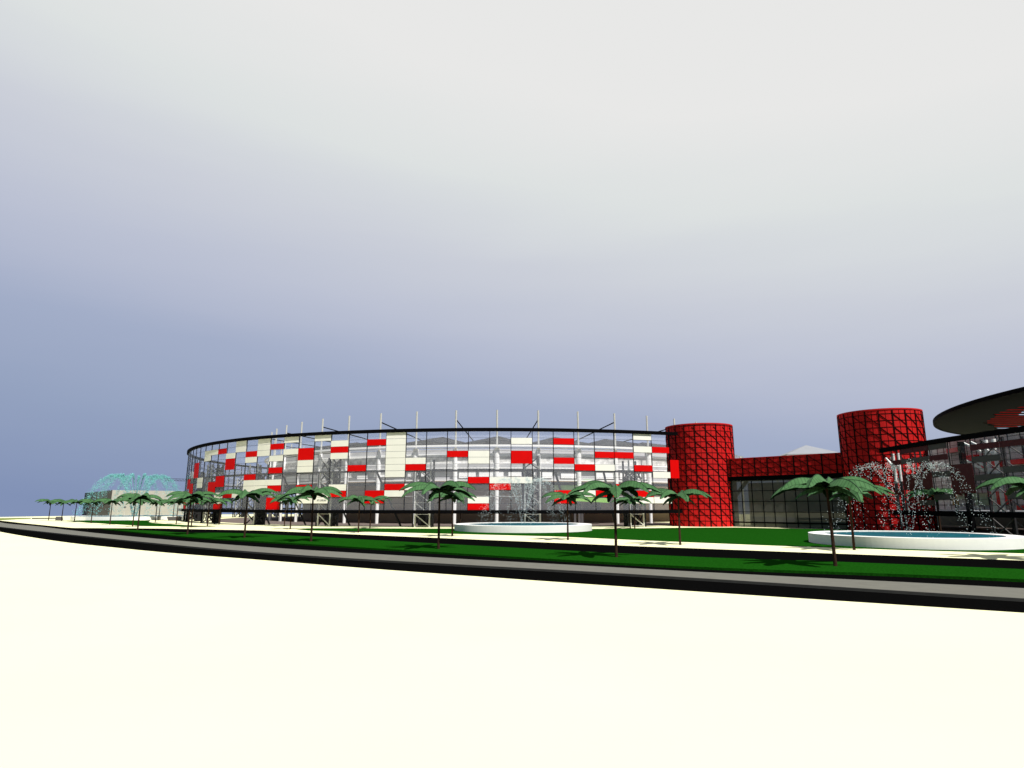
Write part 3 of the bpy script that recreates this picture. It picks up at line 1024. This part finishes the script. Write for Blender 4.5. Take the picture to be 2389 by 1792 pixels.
# ------------------------------------------------------------------ pale building behind the far left fountain
K0, K1, K2 = Vector((-.638 * 275, 275)), Vector((-.681 * 338, 338)), Vector((-.485 * 300, 300))
pv = empty('pavilion', (K0.x, K0.y, 0), 'pale flat roofed building with one side darkened as shade behind the far left fountain', 'building')
HP = 11.75
far = K1 + (K2 - K0)
b_ = MB().prism([K0, K2, far, K1], 0, HP)
b_.build('wall', M['pavwall'], pv)
dl = (K1 - K0).normalized()
nl = Vector((-dl.y, dl.x))
if nl.y > 0:
    nl = -nl
b_ = MB()
a, b = K0 + nl * .02, K1 + nl * .02
b_.hexa([(a.x + nl.x * .1, a.y + nl.y * .1, .02), (a.x, a.y, .02), (b.x, b.y, .02), (b.x + nl.x * .1, b.y + nl.y * .1, .02)], [(a.x + nl.x * .1, a.y + nl.y * .1, HP), (a.x, a.y, HP), (b.x, b.y, HP), (b.x + nl.x * .1, b.y + nl.y * .1, HP)])
b_.build('side_shade', M['stone'], pv)  # dark sheet painting in the shade of the unlit side
dr_ = (K2 - K0).normalized()
nr_ = Vector((dr_.y, -dr_.x))
LK = (K2 - K0).length


def pw(s, z, o):
    p = K0 + dr_ * s + nr_ * o
    return Vector((p.x, p.y, z))


b_ = MB()
for i in range(1, 14):
    s = LK * i / 14
    b_.bar(pw(s, .1, .02), pw(s, HP - .1, .02), .07)
for z in (3.0, 6.0, 9.0):
    b_.bar(pw(.2, z, .02), pw(LK - .2, z, .02), .06)
b_.build('panel_joints', M['wallgrey'], pv)
for (s, z) in ((.115, 6.2), (.14, 4.4)):
    w_ = MB().tube(pw(LK * s, z, -.02), pw(LK * s, z, .1), .42, n=18)
    f_ = w_.build('round_window', M['stone'], pv)
b_ = MB().hexa([pw(LK * .69, 2.6, .1), pw(LK * .73, 2.6, .1), pw(LK * .73, 2.6, 0), pw(LK * .69, 2.6, 0)], [pw(LK * .69, 3.7, .1), pw(LK * .73, 3.7, .1), pw(LK * .73, 3.7, 0), pw(LK * .69, 3.7, 0)])
b_.build('vent', M['stone'], pv)


# ------------------------------------------------------------------ palms
def frond(L, a0, a1, wmax, twist, rr):
    n = 14
    m = MB()
    up_v, fs_top = [], []
    x = z = 0.0
    pts = []
    for i in range(n + 1):
        t = i / n
        ang = math.radians(a0 + (a1 - a0) * (t ** 1.15))
        pts.append((x, z, ang, t))
        x += math.cos(ang) * L / n
        z += math.sin(ang) * L / n
    prof = []
    for (x, z, ang, t) in pts:
        w = wmax * (0.10 + 0.90 * math.sin(math.pi * min(1, t ** .72 * 1.0)) ** .75) * (1 - .15 * t)
        if t > .985:
            w = .03
        w *= 1 + .07 * math.sin(9 * t * math.pi + twist * 7)
        row = []
        for s in (-1, -.55, 0, .55, 1):
            dn = abs(s) * w * .34 * (1 + .4 * t)
            row.append(Vector((x + .10 * abs(s) * w, s * w * .5 * .94, z - dn)))
        prof.append(row)
    th_ = .02
    vs = []
    for row in prof:
        vs += row
    nv = len(vs)
    vs2 = [v - Vector((0, 0, th_)) for v in vs]
    top, bot = [], []
    for i in range(n):
        for j in range(4):
            a = 5 * i + j
            top.append((a, a + 5, a + 6, a + 1))
            bot.append((nv + a, nv + a + 1, nv + a + 6, nv + a + 5))
    m.add(vs + vs2, top + bot)
    rib0 = len(m.f)
    for i in range(n):
        p, q = prof[i][2], prof[i + 1][2]
        m.bar(p + Vector((0, 0, .01)), q + Vector((0, 0, .01)), .045, .035)
    ob = m.build('frond', [M['leaf'], M['under'], M['vein']], None, local=True)
    me = ob.data
    idx = [0] * len(top) + [1] * len(bot) + [2] * (len(me.polygons) - len(top) - len(bot))
    me.polygons.foreach_set('material_index', idx)
    return ob


def palm_proto(seed):
    rr = random.Random(seed)
    e = empty('palm_tree', (0, 0, 0), 'palm', 'palm tree', 'palm trees planted in rows')
    H = 6.35
    t = MB()
    prev, seg = Vector((0, 0, 0)), 9
    lean = rr.uniform(-.10, .10)
    for i in range(seg):
        u = (i + 1) / seg
        nx = Vector((lean * u * u, lean * .5 * u, H * u))
        r0, r1 = .15 - .06 * i / seg, .15 - .06 * u
        t.tube(prev, nx, r0 * 1.05, r1, n=9, cap=(i in (0, seg - 1)))
        prev = nx
    t.tube(prev - Vector((0, 0, .25)), prev + Vector((0, 0, .12)), .13, .17, n=9)
    t.build('trunk', M['trunk'], e, local=True)
    nfr = 8
    for i in range(nfr):
        f = frond(rr.uniform(4.6, 5.3), rr.uniform(26, 40), rr.uniform(-66, -48), rr.uniform(1.35, 1.65), rr.random(), rr)
        f.parent = e
        f.location = prev + Vector((0, 0, .08))
        f.rotation_euler = (rr.uniform(-.12, .12), 0, 2 * math.pi * (i + rr.uniform(-.18, .18)) / nfr)
    for i in range(3):
        f = frond(rr.uniform(2.6, 3.2), rr.uniform(0, 14), rr.uniform(-72, -58), rr.uniform(.8, 1.0), rr.random(), rr)
        f.parent = e
        f.location = prev + Vector((0, 0, .0))
        f.rotation_euler = (0, 0, 2 * math.pi * (i + rr.uniform(-.2, .2)) / 3 + .5)
    return e


protos = [palm_proto(s) for s in (2, 5, 8)]
used = [False] * 3
ORD = 'first second third fourth fifth sixth seventh eighth ninth tenth eleventh twelfth'.split()
front = [(321, 1236), (437, 1247), (570, 1255), (725.5, 1263.4), (1023, 1280.7), (1438, 1300), (1949, 1321)]
second = [(113, 1214.4), (143, 1216), (173, 1218.5), (212, 1221), (256, 1224), (309, 1228.8), (677, 1235), (836, 1242.6), (1055, 1251.4), (1325, 1260), (1587, 1271.5), (1993, 1283.4)]
inner = [(362, 1219.4), (370, 1214), (403, 1214.5), (411, 1222.7), (446, 1230.6), (483.6, 1228.4), (511, 1224), (663, 1228), (863, 1232.4), (1073.6, 1222), (1309.6, 1221), (1470.6, 1233), (1481, 1233)]
plist = []
fl = ['front row palm on the verge nearest its pointed left tip', 'front row palm on the verge before the left end of the big stadium',
      'front row palm on the verge, third along from the verge tip', 'front row palm on the verge before the panel with black lettering',
      'front row palm on the verge just left of the middle pool', 'tall front row palm on the verge right of the middle pool',
      'nearest and largest palm on the verge before the dark glass hall']
plist += [(p, l, 1.0) for p, l in zip(front, fl)]
sl = ['leftmost palm of the pavement row against open sky', 'second palm from the left in the pavement row', 'third palm from the left in the pavement row, at the pool edge',
      'fourth palm from the left, before the dark side of the pale building', 'fifth palm from the left, before the corner of the pale building', 'sixth palm from the left on the pavement, beside the verge tip palm',
      'pavement palm before the stadium left of the lettered panel', 'pavement palm near the thin left tip of the large lawn', 'pavement palm at the left end of the middle pool rim',
      'pavement palm in front of the right end of the middle pool', 'pavement palm in front of the left red tower', 'pavement palm standing close behind the largest palm, before the right pool']
plist += [(p, l, .97) for p, l in zip(second, sl)]
il = ['small palm on the round plaza right of the far pool, on its lawn edge', 'small palm behind the lawn at the right part of the far pool', 'small palm beside the wide dark stone block at the far pool',
      'palm at the lawn edge just left of the big stadium', 'palm on the paving below the leftmost end of the stadium glass', 'palm under the left flank of the stadium, second from its left end', 'palm under the left flank of the stadium, third from its left end',
      'palm close to the stadium band left of the truss tower', 'palm on the plaza behind the thin tip of the large lawn', 'slim palm behind the left rim of the middle pool', 'slim palm behind the right rim of the middle pool',
      'left of two close palms before the truss tower near the red tower', 'right of two close palms before the truss tower near the red tower']
plist += [(p, l, .95) for p, l in zip(inner, il)]
plist.append(((2196, 1250), 'palm behind the right fountain pool, in its spray', 1.08))
plist.append(((2446, 1306), 'palm cut by the right edge with only its leaves showing', 1.05))
for n_, ((px, py), lab, s) in enumerate(plist):
    k = n_ % 3
    if not used[k]:
        o = protos[k]
        used[k] = True
    else:
        o = copy_thing(protos[k])
    w = at(px, py, .19 if n_ < 7 else 0.0)
    o.location = (w.x, w.y, w.z - .02)
    o.rotation_euler = (0, 0, R.uniform(0, 6.28))
    s *= R.uniform(.97, 1.04)
    o.scale = (s, s, s)
    o['label'] = lab
    o['group'] = 'palm trees planted in rows'
